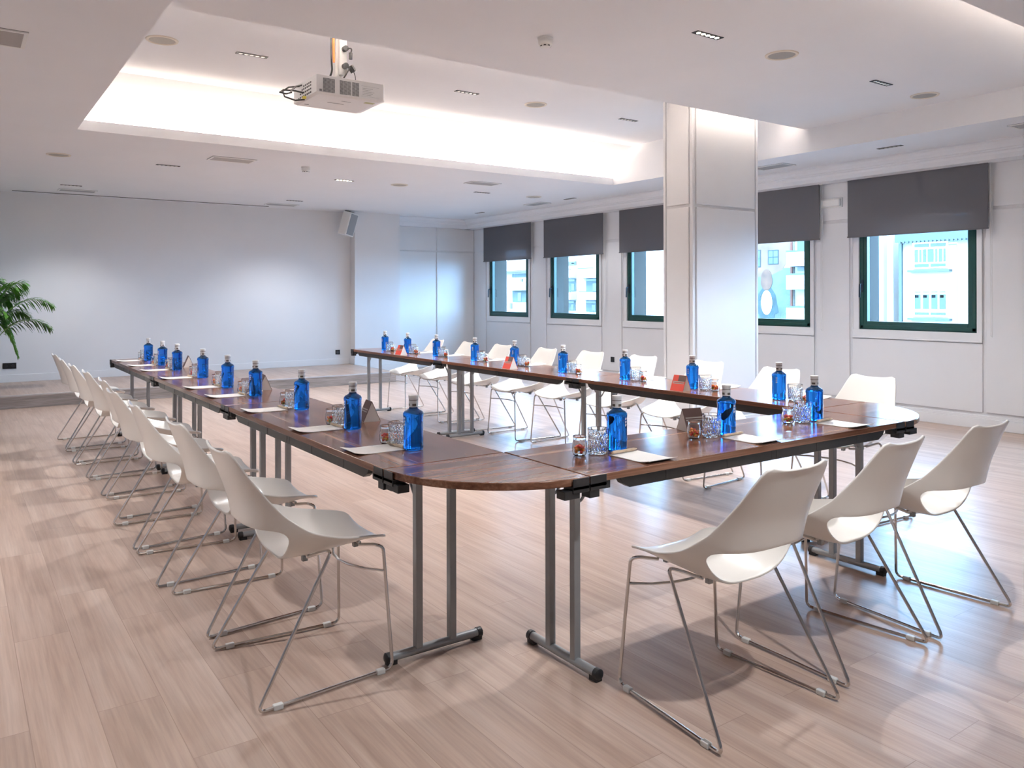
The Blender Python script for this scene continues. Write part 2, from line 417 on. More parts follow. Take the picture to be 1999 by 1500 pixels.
# windows
def window(i, a, c):
    e = bpy.data.objects.new('window_%d' % i, None); C.objects.link(e); e.location = (XW, a, ZS); e['kind'] = 'structure'
    w = c-a; h = ZT-ZS; f = .092
    b = MB(); b.box(.005, .06, 0, w, 0, .03); b.box(.0, .055, 0, f, 0, h); b.box(.0, .055, w-f, w, 0, h); b.box(.0, .055, f, w-f, 0, f); b.box(.0, .055, f, w-f, h-f, h)
    b.box(-.006, .01, .012, w-.012, .012, .05); b.box(-.006, .01, .012, .05, .012, h-.02); b.box(-.006, .01, w-.05, w-.012, .012, h-.02)
    b.build('frame', 'green', e, bevel=.004, smooth=0)
    b = MB(); b.box(.03, .036, f-.004, w-f+.004, f-.004, h-f+.004); b.build('pane', 'pane', e, smooth=0)
    b = MB(); b.box(.30, .34, .009, w-.009, .007, .055); b.build('outer_rail', 'green', e, smooth=0)
    b = MB(); z = -.006
    b.box(-.016, z, -.05, 0, -.085, h+.1); b.box(-.016, z, w, w+.075, -.085, h+.1); b.box(-.022, z, -.05, w+.075, -.085, 0)
    b.box(-.030, z, -.055, w+.08, -.098, -.082); b.box(-.024, z, -.055, -.044, -.085, h+.1); b.box(-.024, z, w+.069, w+.08, -.085, h+.1)
    b.build('casing', 'panel', e, bevel=.003, smooth=0)
    b = MB(); b.box(-.016, 0, w-.052, w-.026, .42, .56)
    pts = fillet([(-.01, w-.039, .51), (-.055, w-.039, .515), (-.06, w-.037, .36)], .025)
    b.tube(pts, .010, 8); b.build('handle', 'handle', e, bevel=.003)
for i, (a, c) in enumerate(win): window(i+1, a, c)
for i, (a, c) in enumerate(extra): window(6+i, a, c)

# roller blinds
def blind(i, a, c, lab, zb=2.0):
    y0, y1 = a-.17, c+.095
    if i == 0: y0 = a-.14
    t = thing('roller_blind', lab, 'blind', (8.38, y0, zb), 0, 'roller blinds'); top = 2.72-zb
    w = y1-y0
    b = MB(); b.box(0, .0015, 0, w, .012, top); b.build('fabric', 'blind', t, smooth=0)
    b = MB(); b.box(-.005, .007, -.004, w+.004, 0, .016); b.build('bottom_bar', 'blindbar', t, smooth=0)
    b = MB(); b.tube([(.02, .02, top-.02), (.02, w-.02, top-.02)], .022, 12); b.build('roller', 'blindbar', t)
    b = MB(); b.tube([(.0, -.02, .69), (.0, -.02, -1.06), (.012, -.03, -1.075), (.012, -.03, .69)], .0028, 6); b.build('pull_chain', 'white', t)
bl = ['grey roller blind over the rightmost window in view, between exit light and right edge', 'grey roller blind partly hidden by the right side of the pillar', 'grey roller blind partly hidden by the left side of the pillar',
      'grey roller blind over the second window from the back corner', 'grey roller blind over the window nearest the back corner']
for i, (a, c) in enumerate(win): blind(i, a, c, bl[i])
for i, (a, c) in enumerate(extra): blind(9, a, c, ['grey roller blind just beyond the right edge of the photo', 'grey roller blind beside the camera, out of view'][i], (1.45, 1.25)[i])  # added unseen blinds, lowered further to hold back daylight
# light portals at the openings
for i, (a, c) in enumerate(ops):
    ld = bpy.data.lights.new('window_portal', 'AREA'); ld.shape = 'RECTANGLE'; ld.size = c-a; ld.size_y = 1.3; ld.cycles.is_portal = True
    lo = bpy.data.objects.new('window_portal', ld); C.objects.link(lo); lo.location = (XO+.03, (a+c)/2, 1.62); lo.rotation_euler = (R(90), 0, R(90))

# ------------------------------------------------------------------ ceiling fittings
def spotlight_proto(lit):
    t = thing('linear_downlight', '', 'ceiling light')
    b = MB(); b.box(-.125, .125, -.028, .028, -.004, .004); b.build('trim_ring', 'dark', t, smooth=0)
    for k in range(5):
        b = MB(); b.lathe([(0, -.0055), (.012, -.0055), (.015, -.004), (.015, 0)], 16, (-.088+.044*k, 0, 0)); b.build('lens', 'lens_on' if lit else 'lens_off', t)
    ld = bpy.data.lights.new('downlight_beam', 'SPOT'); ld.energy = SPOT_W*(1.05 if lit else 1.0); ld.color = WARM; ld.spot_size = R(118); ld.spot_blend = .8; ld.shadow_soft_size = .045
    lo = bpy.data.objects.new('downlight_beam', ld); C.objects.link(lo); lo.parent = t; lo.location = (0, 0, -.03)
    return t
sp_on = spotlight_proto(True); sp_off = spotlight_proto(False)
used_on = used_off = False
DL = [(4.06, 3.545, ZM, 1, 'lit five-lamp downlight in the dropped panel right of the smoke detector'),
      (4.06, 9.50, ZL, 1, 'lit five-lamp downlight glowing in the far ceiling beyond the projector'),
      (6.13, 3.55, ZM, 0, 'dark five-lamp downlight between the two round speakers at upper right'),
      (1.96, 6.42, ZH, 0, 'five-lamp downlight in the recess between round speaker and projector'),
      (4.00, 6.45, ZH, 0, 'five-lamp downlight in the recess just right of the projector'),
      (6.09, 6.45, ZH, 0, 'five-lamp downlight in the recess nearest the pillar'),
      (1.97, 9.52, ZL, 0, 'five-lamp downlight in the far ceiling left of the large air grille'),
      (6.16, 9.53, ZL, 0, 'five-lamp downlight in the far ceiling next to an air grille above the first windows'),
      (7.63, 4.33, ZL, 0, 'five-lamp downlight in the soffit above the rightmost window'),
      (7.66, 9.39, ZL, 0, 'small five-lamp downlight in the soffit above the second and third windows'),
      (7.63, 11.88, ZL, 0, 'small five-lamp downlight in the soffit by the back right corner'),
      (1.27, 11.94, ZL, 0, 'five-lamp downlight by the left end of the back wall slot'),
      (4.30, 11.96, ZL, 0, 'five-lamp downlight beside the air grille near the hanging loudspeaker'),
      (1.96, .55, ZL, 0, 'five-lamp downlight behind the camera, in the low ceiling'),  # this and the next two are unseen, added to light the room
      (-.7, 3.55, ZL, 0, 'five-lamp downlight left of the camera, in the low ceiling'),
      (-.7, 6.45, ZL, 0, 'five-lamp downlight beyond the left edge of the photo')]
for (x, y, z, lit, lab) in DL:
    rz = 0 if abs(x-7.64) > .1 else R(90)
    if lit:
        if not used_on: o = sp_on; used_on = True; o.location = (x, y, z)
        else: o = dup(sp_on, (x, y, z))
    else:
        if not used_off: o = sp_off; used_off = True; o.location = (x, y, z)
        else: o = dup(sp_off, (x, y, z))
    o.rotation_euler = (0, 0, rz); o['label'] = lab; o['group'] = 'linear ceiling downlights'
    if 5 < x < 6.5 or (x > 3.5 and y > 9 and x < 6.5):        # less light over the window side
        q = [c for c in o.children if c.type == 'LIGHT'][0]; q.data = q.data.copy(); q.data.energy = SPOT_W*.62
    if y > 11 or x > 7.5:                                    # the rows close to a wall are dimmed
        q = [c for c in o.children if c.type == 'LIGHT'][0]; q.data = q.data.copy(); q.data.energy = SPOT_W*(.12 if x > 7.5 else .30)

b0 = None
SPK = [(4.83, 3.54, ZM, 'round ceiling speaker nearest the camera, upper right beside the lit downlight'), (6.82, 3.56, ZM, 'round ceiling speaker at the far right of the dropped panel'),
       (1.29, 6.43, ZH, 'round ceiling speaker in the left corner of the recess'), (4.825, 6.46, ZH, 'round ceiling speaker in the recess right of the projector'),
       (.89, 9.43, ZL, 'round ceiling speaker at the far left'), (4.83, 9.48, ZL, 'round ceiling speaker in the far ceiling, between lit downlight and grille'), (7.07, 9.52, ZL, 'round ceiling speaker near the window soffit above the second window')]
for (x, y, z, lab) in SPK:
    if b0 is None:
        b0 = thing('ceiling_speaker', lab, 'speaker', (x, y, z), 0, 'round ceiling speakers')
        b = MB(); b.lathe([(.092, .0), (.092, -.004), (.098, -.009), (.112, -.007), (.116, 0)], 40); b.build('ring', 'trimbeige', b0)
        b = MB(); b.lathe([(0, -.007), (.06, -.0065), (.094, -.004), (.094, 0)], 40); b.build('grille', 'spgrille', b0)
    else: dup(b0, (x, y, z), None, lab)

def air_grille(x0, x1, y0, y1, z, lab, nm='air_grille', n=6):
    t = thing(nm, lab, 'air vent', ((x0+x1)/2, (y0+y1)/2, z), 0, 'ceiling air grilles'); w = (x1-x0)/2; d = (y1-y0)/2; long_x = w > d
    b = MB(); b.box(-w, w, -d, d, -.002, .002); b.build('backing', 'dark', t, smooth=0)
    f = .022; b = MB(); b.box(-w, w, -d, -d+f, -.010, .0); b.box(-w, w, d-f, d, -.010, 0); b.box(-w, -w+f, -d+f, d-f, -.010, 0); b.box(w-f, w, -d+f, d-f, -.010, 0); b.build('frame', 'white', t, bevel=.002, smooth=0)
    b = MB()
    for k in range(n):
        if long_x:
            y = -d+f+(2*(d-f))*(k+.5)/n; b.prof([(y-.008, -.003), (y+.006, -.010), (y+.008, -.008), (y-.006, -.001)], -w+f, w-f, 'x')
        else:
            x = -w+f+(2*(w-f))*(k+.5)/n; b.prof([(x-.008, -.003), (x+.006, -.010), (x+.008, -.008), (x-.006, -.001)], -d+f, d-f, 'y')
    b.build('slats', 'vent', t, smooth=0)
air_grille(2.22, 2.68, 8.60, 8.86, ZL, 'white air grille in the far ceiling below and left of the projector')
air_grille(5.44, 5.88, 8.62, 8.86, ZL, 'air grille in the far ceiling above the windows')
air_grille(1.17, 1.64, 12.36, 12.60, ZL, 'air grille by the back wall at the left, beside the screen slot')
air_grille(4.06, 4.56, 12.46, 12.70, ZL, 'air grille by the back wall near the hanging loudspeaker')
air_grille(7.54, 7.76, 9.98, 10.44, ZL, 'air grille in the soffit above the second window from the corner')
air_grille(7.55, 7.79, 5.52, 5.97, ZL, 'air grille in the soffit just right of the pillar')
air_grille(7.50, 7.74, 2.74, 3.20, ZL, 'air grille in the soffit cut off by the right edge of the photo')
air_grille(-.12, .345, 5.16, 5.50, ZL, 'large air grille in the ceiling cut by the left edge', n=8)

def smoke(x, y, z, lab):
    t = thing('smoke_detector', lab, 'smoke detector', (x, y, z), 0, 'smoke detectors')
    b = MB(); b.lathe([(0, 0), (.052, 0), (.052, -.012), (.048, -.016), (.048, -.020)], 28); b.build('base', 'white', t)
    b = MB(); b.lathe([(.048, -.020), (.050, -.028), (.046, -.044), (.036, -.052), (.034, -.060), (0, -.062)], 28); b.build('head', 'white', t)
    b = MB()
    for k in range(8):
        a = 2*math.pi*k/8; c, s = math.cos(a), math.sin(a)
        b.add([(.0375*c-.008*s, .0375*s+.008*c, -.0525), (.0375*c+.008*s, .0375*s-.008*c, -.0525), (.0365*c+.008*s, .0365*s-.008*c, -.059), (.0365*c-.008*s, .0365*s+.008*c, -.059)], [(0,1,2,3)])
    b.build('slots', 'dark', t, smooth=0)
smoke(3.22, 4.20, ZM, 'white smoke detector on the dropped ceiling panel')
smoke(3.28, 8.76, ZL, 'white smoke detector on the far ceiling below the projector')

# ------------------------------------------------------------------ projector
pj = thing('projector', 'white ceiling projector with dark vent grilles hanging in the recess', 'projector', (2.22, 5.29, 2.70))
b = MB(); hw, hd, hh = .245, .215, .128
b.add([(-hw+.035,-hd+.0,0.012),(hw-.005,-hd+.0,.012),(hw+.015,-hd+.02,.012),(hw+.015,hd,.012),(-hw,hd,.012),(-hw,-hd,.012),
       (-hw+.0,-hd,hh),(hw-.005,-hd,hh),(hw+.015,-hd+.02,hh),(hw+.015,hd,hh),(-hw,hd,hh)], [(5,1,7,6),(1,2,8,7),(2,3,9,8),(3,4,10,9),(4,5,6,10),(6,7,8,9,10),(5,4,3,2,1)])
b.add([(-hw+.0,-hd,.012),(hw-.005,-hd,.012),(hw+.015,-hd+.02,.012),(hw+.015,hd,.012),(-hw,hd,.012),(-hw+.02,-hd+.02,0),(hw-.03,-hd+.02,0),(hw-.03,hd-.02,0),(-hw+.02,hd-.02,0)],
      [(0,1,6,5),(1,2,6),(2,3,7,6),(3,4,8,7),(4,0,5,8),(5,6,7,8)])
b.build('case', 'pwhite', pj, smooth=0)
for (x0, x1) in ((-.20, -.115), (-.082, 0.0), (.008, .06)):
    g = MB(); n = 17
    for k in range(n):
        z = .018+.088*k/(n-1)
        m = max(1, round((x1-x0)/.027)); wv = (x1-x0)/m
        for q in range(m):
            g.box(x0+q*wv+.001, x0+(q+1)*wv-.001, -hd-.0012, -hd+.001, z, z+.0027)
    g.build('vent', 'ventdark', pj, smooth=0)
g = MB(); g.box(-.225, -.207, -hd-.001, -hd+.001, .018, .032); g.box(.075, .21, -hd-.001, -hd+.001, .026, .0265); g.box(.075, .21, -hd-.001, -hd+.001, .096, .0965)
for k in range(5): g.box(.085, .15+.012*(k%3), -hd-.001, -hd+.001, .036+.011*k, .0375+.011*k)
g.build('rating_label', 'grille', pj, smooth=0)
g = MB()
for r_i, z in enumerate((.022, .046, .07, .09)):
    for k in range(8-r_i):
        y = -.12+.032*k; g.box(-hw-.0012, -hw+.001, y, y+.018, z, z+.011)
g.build('ports', 'dark', pj, smooth=0)
g = MB(); g.box(-.09, .03, -.02, -.014, -.001, .001); g.box(-.02, .05, -.10, -.097, -.001, .001); g.box(-.20, -.17, .12, .13, -.001, .001); g.build('underside_slots', 'dark', pj, smooth=0)
g = MB(); g.box(.13, .20, -.17, -.13, -.001, .001); g.build('yellow_sticker', mat('sticker', (.55, .55, .30), .5), pj, smooth=0)
g = MB(); g.box(-.10, .06, -.14, .06, hh, hh+.010); g.build('mount_plate', 'black', pj, smooth=0)
g = MB(); g.box(-.040, .005, -.045, .0, hh+.01, ZH-2.70); g.build('mount_pole', 'white', pj, bevel=.004, smooth=0)
g = MB(); g.box(-.020, .034, -.075, -.046, .19, .56); g.build('power_strip', 'white', pj, bevel=.005, smooth=0)
g = MB()
for z in (.25, .37): g.tube([(.012, -.075, z), (.012, -.110, z)], .020, 14)
g.tube([(.048, -.10, .345), (.048, -.10, .30)], .013, 10); g.tube([(.045, -.10, .255), (.072, -.10, .215)], .022, 10)
g.build('plugs', 'black', pj)
g = MB()
g.tube(fillet([(-.065, -.06, ZH-2.70-.02), (-.078, -.06, .45), (-.075, -.06, .27), (-.07, -.06, .20), (-.10, -.04, hh+.01)], .04), .007, 8)
g.tube(fillet([(.02, -.11, .37), (.055, -.11, .375), (.05, -.10, .34)], .02), .005, 8); g.tube([(.045, -.11, .25), (.0, -.11, .17), (-.02, -.10, hh+.01)], .005, 8)
g.tube(fillet([(.072, -.10, .215), (.085, -.10, .18), (.085, -.10, hh)], .02), .003, 8)
g.tube([(-hw+.01, .10, .115), (-hw-.07, .12, .10), (-hw-.12, .10, .06), (-hw-.12, .06, .015), (-hw-.06, .02, -.01), (-hw+.0, -.0, .0)], .006, 8)
g.tube([(-hw+.01, .06, .115), (-hw-.05, .04, .09), (-hw-.09, .02, .05), (-hw-.10, -.02, .03), (-hw-.13, .0, .02), (-hw-.16, .04, .035), (-hw-.13, .06, .06), (-hw-.05, .04, .06), (-hw, .02, .05)], .006, 8)
g.build('black_cables', 'black', pj)
g = MB(); g.tube(fillet([(-.055, -.065, ZH-2.70-.02), (-.064, -.065, .42), (-.060, -.065, .27)], .05), .008, 8); g.build('orange_cable', 'orange', pj)
g = MB(); g.box(-hw-.02, -hw, -.03, -.005, .0, .016); g.build('yellow_plug', 'yellow', pj, smooth=0)

# wall loudspeaker
sp = thing('wall_loudspeaker', 'white loudspeaker with grey grille hanging high at the corner of the back wall', 'speaker', (5.55, 12.80, 2.585), 0)
sp.rotation_euler = (R(12), R(9), R(24))
b = MB(); b.box(-.10, .10, -.085, .10, -.20, .20); b.build('cabinet', 'white', sp, bevel=.012, smooth=0)
b = MB(); b.box(-.08, .08, -.090, -.084, -.18, .18); b.build('grille', 'grille', sp, smooth=0)
b = MB(); b.box(-.05, .06, .0, .12, .20, .215); b.box(-.02, .02, .095, .17, -.03, .03); b.build('bracket', 'dark', sp, smooth=0)

# emergency light and sockets
em = thing('emergency_light', 'small white rectangular emergency light on the pier left of the rightmost blind', 'emergency light', (XW-.018, 5.50, 2.425))
b = MB(); b.box(-.012, 0, -.14, .14, -.055, .055); b.build('back_plate', 'white', em, bevel=.004, smooth=0)
b = MB(); b.box(-.045, -.012, -.125, .125, -.042, .042); b.build('diffuser', 'white', em, bevel=.012, smooth=0, seg=3)
def socket(loc, face, n, lab):
    t = thing('wall_socket', lab, 'socket', loc, 0)
    b = MB(); w = .041*n
    if face == 'x': b.box(-.009, 0, -w, w, -.041, .041)
    else: b.box(-w, w, -.009, 0, -.041, .041)
    b.build('plate', 'blacksock', t, bevel=.002, smooth=0)
    for k in range(n):
        c = (k-(n-1)/2)*.082; b = MB()
        if face == 'x': b.tube([(-.0095, c, 0), (-.0085, c, 0)], .024, 20)
        else: b.tube([(c, -.0095, 0), (c, -.0085, 0)], .024, 20)
        b.build('outlet', 'black', t)
socket((XW-.018, 9.305, .347), 'x', 1, 'black square socket on the window wall, seen between two chairs of the right row')
socket((5.49, YB, .37), 'y', 1, 'black square socket low on the back wall above the right end of the stage')
socket((.635, YB, .385), 'y', 2, 'black double socket low on the back wall beside the palm')

# ------------------------------------------------------------------ tables
def table_proto(L=2.0, Wd=.51):
    t = thing('folding_table', '', 'table')
    l2, w2 = L/2, Wd/2
    b = MB(); b.box(-l2+.0015, l2-.0015, -w2, w2, .714, .74); b.build('tabletop', 'walnut', t, bevel=.003, smooth=0)
    for s in (-1, 1):
        b = MB(); y = s*(w2-.028)
        pts = [(-l2+.15, .713), (l2-.15, .713), (l2-.165, .690), (l2-.20, .672), (-l2+.20, .672), (-l2+.165, .690)]
        b.prof([(p, q) for p, q in pts], y-.014, y+.014, 'y')
        for x in (-.62, -.28, .0, .03, .31, .62): b.box(x, x+.004, y-.0155, y+.0155, .676, .713)
        b.build('side_rail', 'rail', t, bevel=.004, smooth=0)
        for e in (-1, 1):
            b = MB(); x1 = e*(l2-.001); x0 = e*(l2-.075); yo = s*(w2+.003); yi = s*(w2-.05)
            X0, X1 = sorted((x0, x1)); Y0, Y1 = sorted((yo, yi))
            b.box(X0, X1, Y0, Y1, .690, .7135); b.box(X0, X1, *sorted((s*w2, yo)), .700, .7395)
            X0, X1 = sorted((e*(l2-.045), x1)); b.box(X0, X1, Y0+.004, Y1-.004, .664, .692)
            X0, X1 = sorted((e*(l2-.10), e*(l2-.07))); b.box(X0, X1, Y0+.01, Y1-.008, .686, .712)
            b.build('corner_connector', 'black', t, bevel=.003, smooth=0)
    for e in (-1, 1):
        x = e*(l2-.085)
        b = MB(); b.tube([(x, -.19, .026), (x, .19, .026)], .0165, 14); fb = b.build('foot_bar', 'leg', t)
        for s in (-1, 1):
            b = MB(); b.tube([(x, s*.186, .026), (x, s*.205, .026), (x, s*.210, .026)], .02, 14, rs=[.0195, .0195, .012]); b.box(x-.014, x+.014, *sorted((s*.165, s*.203)), 0, .024)
            b.build('end_cap', 'black', fb)
            b = MB(); y = s*.073; b.box(x-.0145, x+.0145, y-.0145, y+.0145, .03, .700); b.build('post', 'leg', t, bevel=.003, smooth=0)
            b = MB(); b.tube(fillet([(x-e*.012, y, .60), (x-e*.03, y, .603), (x-e*.115, y, .712)], .02), .0055, 8); b.build('brace', 'leg', t)
        b = MB(); b.box(x-.016, x+.016, -.15, .15, .697, .7135); b.build('leg_plate', 'leg', t, smooth=0)
    return t
YJ = 2.562
tp = table_proto()
tp['group'] = 'folding tables'
tp.location = (1.494, YJ+1.0, 0); tp.rotation_euler = (0, 0, R(90)); tp['label'] = 'walnut folding table at the near end of the left run, beside the first white chair'
for k, lab in ((1, 'walnut folding table in the middle of the left run'), (2, 'walnut folding table at the far end of the left run, nearest the stage')):
    dup(tp, (1.494, YJ+1.0+2.003*k, 0), R(90), lab)
for k, lab in ((0, 'walnut folding table at the near end of the right run, beside the window side chairs'), (1, 'walnut folding table in the middle of the right run'), (2, 'walnut folding table at the far end of the right run, by the back wall')):
    dup(tp, (3.995, YJ+1.0+2.003*k, 0), R(90), lab)
# cross table 1.98 m long
o = dup(tp, (2.7475, 2.307, 0), 0.0, 'walnut folding table closing the near side between the two rounded corner tops')
o.scale = (.9905, 1, 1)
def corner(cx, cy, sx, lab):
    t = thing('corner_tabletop', lab, 'table top', (cx, cy, 0), 0, 'rounded corner tops')
    r = .511; pts = [(0, 0)]
    n = 40; arc = [(sx*r*math.cos(a), -r*math.sin(a)) for a in [math.pi/2*i/n for i in range(n+1)]]
    poly = [(sx*.001, -.001)]+[(x, min(y, -.001)) for x, y in arc]
    b = MB(); b.prism(poly if sx < 0 else poly[::-1], .714, .74); b.build('tabletop', 'walnut', t, bevel=.003, smooth=30)
    for (x0, x1, y0, y1) in ((sx*(r+.003), sx*(r-.05), -.070, -.0015), (sx*.0015, sx*.072, -r-.003, -r+.05)):
        X0, X1 = sorted((x0, x1)); Y0, Y1 = sorted((y0, y1))
        b = MB(); b.box(X0, X1, Y0, Y1, .690, .7135)
        if Y1 > -.01: b.box(*sorted((sx*(r+.003), sx*(r-.001))), Y0, Y1, .70, .7395); b.box(X0+.004, X1-.004, -.105, -.04, .672, .700); b.box(X0+.008, X1-.008, -.045, -.002, .668, .695)
        else: b.box(X0, X1, -r-.003, -r+.001, .70, .7395); b.box(*sorted((sx*.04, sx*.105)), Y0+.004, Y1-.004, .672, .700)
        b.build('corner_connector', 'black', t, bevel=.003, smooth=0)
    b = MB(); b.box(*sorted((sx*.03, sx*.40)), -.06, -.03, .70, .7135); b.box(*sorted((sx*.03, sx*.06)), -.40, -.06, .70, .7135); b.build('support_batten', 'rail', t, smooth=0)
corner(1.752, YJ-.002, -1, 'rounded walnut corner top nearest the camera, joining left run and cross table')
corner(3.743, YJ-.002, 1, 'rounded walnut corner top at the right, shining in window light')

# ------------------------------------------------------------------ chairs
rows = [  # t, centre (y,z), edge (half width, y, z)
 (0.00, (.262,.440), (.165,.262,.462)), (.03, (.250,.447), (.190,.245,.474)), (.12, (.20,.449), (.214,.165,.489)), (.25, (.11,.438), (.234,.075,.505)), (.37, (.0,.427), (.245,0,.527)),
 (.46, (-.075,.423), (.248,-.042,.543)), (.53, (-.146,.431), (.247,-.070,.558)), (.59, (-.196,.463), (.243,-.090,.572)), (.65, (-.219,.517), (.236,-.113,.590)), (.72, (-.232,.577), (.223,-.145,.618)),
 (.80, (-.248,.65), (.203,-.190,.672)), (.88, (-.275,.73), (.184,-.233,.73)), (.95, (-.298,.798), (.163,-.275,.795)), (.985, (-.307,.818), (.145,-.296,.829)), (1.0, (-.310,.822), (.120,-.303,.8345))]
def lerp_rows(t):
    # Catmull-Rom through the rows
    ts = [r[0] for r in rows]; i = 0
    while i < len(ts)-2 and t > ts[i+1]: i += 1
    t0, t1 = ts[i], ts[i+1]; u = (t-t0)/(t1-t0)
    flat = lambda r: [r[1][0], r[1][1], r[2][0], r[2][1], r[2][2]]
    p1, p2 = flat(rows[i]), flat(rows[i+1]); p0 = flat(rows[max(i-1,0)]); p3 = flat(rows[min(i+2,len(rows)-1)])
    tm = ts[max(i-1,0)]; tp_ = ts[min(i+2,len(rows)-1)]
    out = []
    for a,b_,c,d in zip(p0,p1,p2,p3):
        m1 = (c-a)/(t1-tm)*(t1-t0) if t1>tm else 0; m2 = (d-b_)/(tp_-t0)*(t1-t0) if tp_>t0 else 0
        out.append((2*u**3-3*u**2+1)*b_+(u**3-2*u**2+u)*m1+(-2*u**3+3*u**2)*c+(u**3-u**2)*m2)
    return out
def shell_pos(u, t):
    cy, cz, hw, ey, ez = lerp_rows(t)
    k = abs(u)**2.9
    return (hw*u, cy+(ey-cy)*k, cz+(ez-cz)*k)
def shell_mesh():
    nu, nt = 40, 60; uc, tc_, ua, ta = 0.0, .600, .875, .106
    ins = lambda u, t: (abs((u-uc)/ua)**2.4+abs((t-tc_)/ta)**2.4)
    grid = {}; vs = []; us = [2*i/nu-1 for i in range(nu+1)]; tt = [j/nt for j in range(nt+1)]
    # concentrate rows near the slot
    def warp(t): return t
    keep = []; faces = []
    P = {(i, j): [us[i], tt[j]] for i in range(nu+1) for j in range(nt+1)}
    for i in range(nu):
        for j in range(nt):
            if ins((us[i]+us[i+1])/2, (tt[j]+tt[j+1])/2) > 1: faces.append([(i,j),(i+1,j),(i+1,j+1),(i,j+1)])
    cnt = {}
    for f in faces:
        for q in f: cnt[q] = cnt.get(q, 0)+1
    for (i, j), n in cnt.items():
        if 0 < i < nu and 0 < j < nt and n < 4:
            u, t = P[(i,j)]; g = ins(u, t)**(1/2.4)
            P[(i,j)] = [uc+(u-uc)/g, tc_+(t-tc_)/g]
    ids = {}
    for q in cnt: ids[q] = len(vs); vs.append(shell_pos(*P[q]))
    b = MB(); b.add(vs, [tuple(ids[q] for q in f) for f in faces]); return b
def chair_proto():
    t = thing('shell_chair', '', 'chair')
    s = shell_mesh().build('seat_shell', 'plastic', t, smooth=60)
    d = s.modifiers.new('thickness', 'SOLIDIFY'); d.thickness = .008; d.offset = 0; d.use_rim = True
    d = s.modifiers.new('edge', 'BEVEL'); d.width = .0025; d.segments = 2; d.limit_method = 'ANGLE'; d.angle_limit = R(50)
    for sd_ in (-1, 1):
        pts = [(sd_*.13, .175, .436), (sd_*.195, .205, .448), (sd_*.207, .232, .436), (sd_*.245, .25, .0085), (sd_*.262, .0, .0085), (sd_*.283, -.25, .0085), (sd_*.232, .025, .470), (sd_*.19, .0, .455), (sd_*.12, -.02, .425)]
        P = fillet(pts, .03, 5)
        b = MB(); b.tube(P, .0062, 8); lg = b.build('sled_leg', 'chrome', t)
        for (f0) in (.10, .86):
            x = sd_*(.245+.038*f0); y = .25-.5*f0
            b = MB(); b.box(x-.010, x+.010, y-.016, y+.016, 0, .018); b.build('glide', 'glide', lg, bevel=.003, smooth=0)
    pts = [(.215, .235, .352), (.15, .185, .352), (.07, .155, .352), (0, .147, .352), (-.07, .155, .352), (-.15, .185, .352), (-.215, .235, .352)]
    b = MB(); b.tube(pts, .005, 8); b.build('stretcher', 'chrome', t)
    for (y, z, k) in ((-.02, .416, .006), (.175, .432, .0)):
        b = MB(); b.tube([(-.13, y, z+.012+k), (-.06, y, z), (0, y, z-.002), (.06, y, z), (.13, y, z+.012+k)], .0062, 8)
        b.build('under_seat_bar', 'chrome', t)
    for x in (-.09, .09):
        for y in (-.02, .175): b = MB(); b.box(x-.009, x+.009, y-.009, y+.009, .404 if y < 0 else .420, .425 if y < 0 else .440); b.build('mounting_block', 'leg', t, smooth=0)
    return t
cp = chair_proto(); cp['group'] = 'white shell chairs'
chairs = []
lefty = [2.85, 3.54, 4.23, 4.895, 5.585, 6.27, 6.93, 7.59, 8.30]
leftx = [1.045, 1.05, 1.012, 1.012, 1.06, 1.05, 1.035, 1.03, 1.04]
for i, (x, y) in enumerate(zip(leftx, lefty)): chairs.append((x, y, -90+[0, 1, -1.5, 1, -1, .5, 1, -1, 1][i], 'white shell chair in the left row, %s from the camera end' % ORD[i]))
righty = [2.85, 3.53, 4.25, 4.96, 5.62, 6.24, 6.96, 7.60, 8.29]
rightx = [4.52, 4.515, 4.57, 4.57, 4.565, 4.50, 4.47, 4.45, 4.43]
for i, (x, y) in enumerate(zip(rightx, righty)): chairs.append((x, y, 90+[0, 1, -1, 1, 2, -2, 1, -1, -2][i], 'white shell chair on the window side of the right run, %s from the camera end' % ORD[i]))
chairs += [(2.12, 1.79, -1.5, 'white shell chair at the near cross table, leftmost of the three'),
           (2.775, 1.825, 2.5, 'white shell chair at the near cross table, middle of the three'),
           (3.435, 1.82, -1, 'white shell chair at the near cross table, rightmost of the three')]
for i, (x, y, a, lab) in enumerate(chairs):
    if i == 0: cp.location = (x, y, 0); cp.rotation_euler = (0, 0, R(a)); cp['label'] = lab
    else: dup(cp, (x, y, 0), R(a), lab)

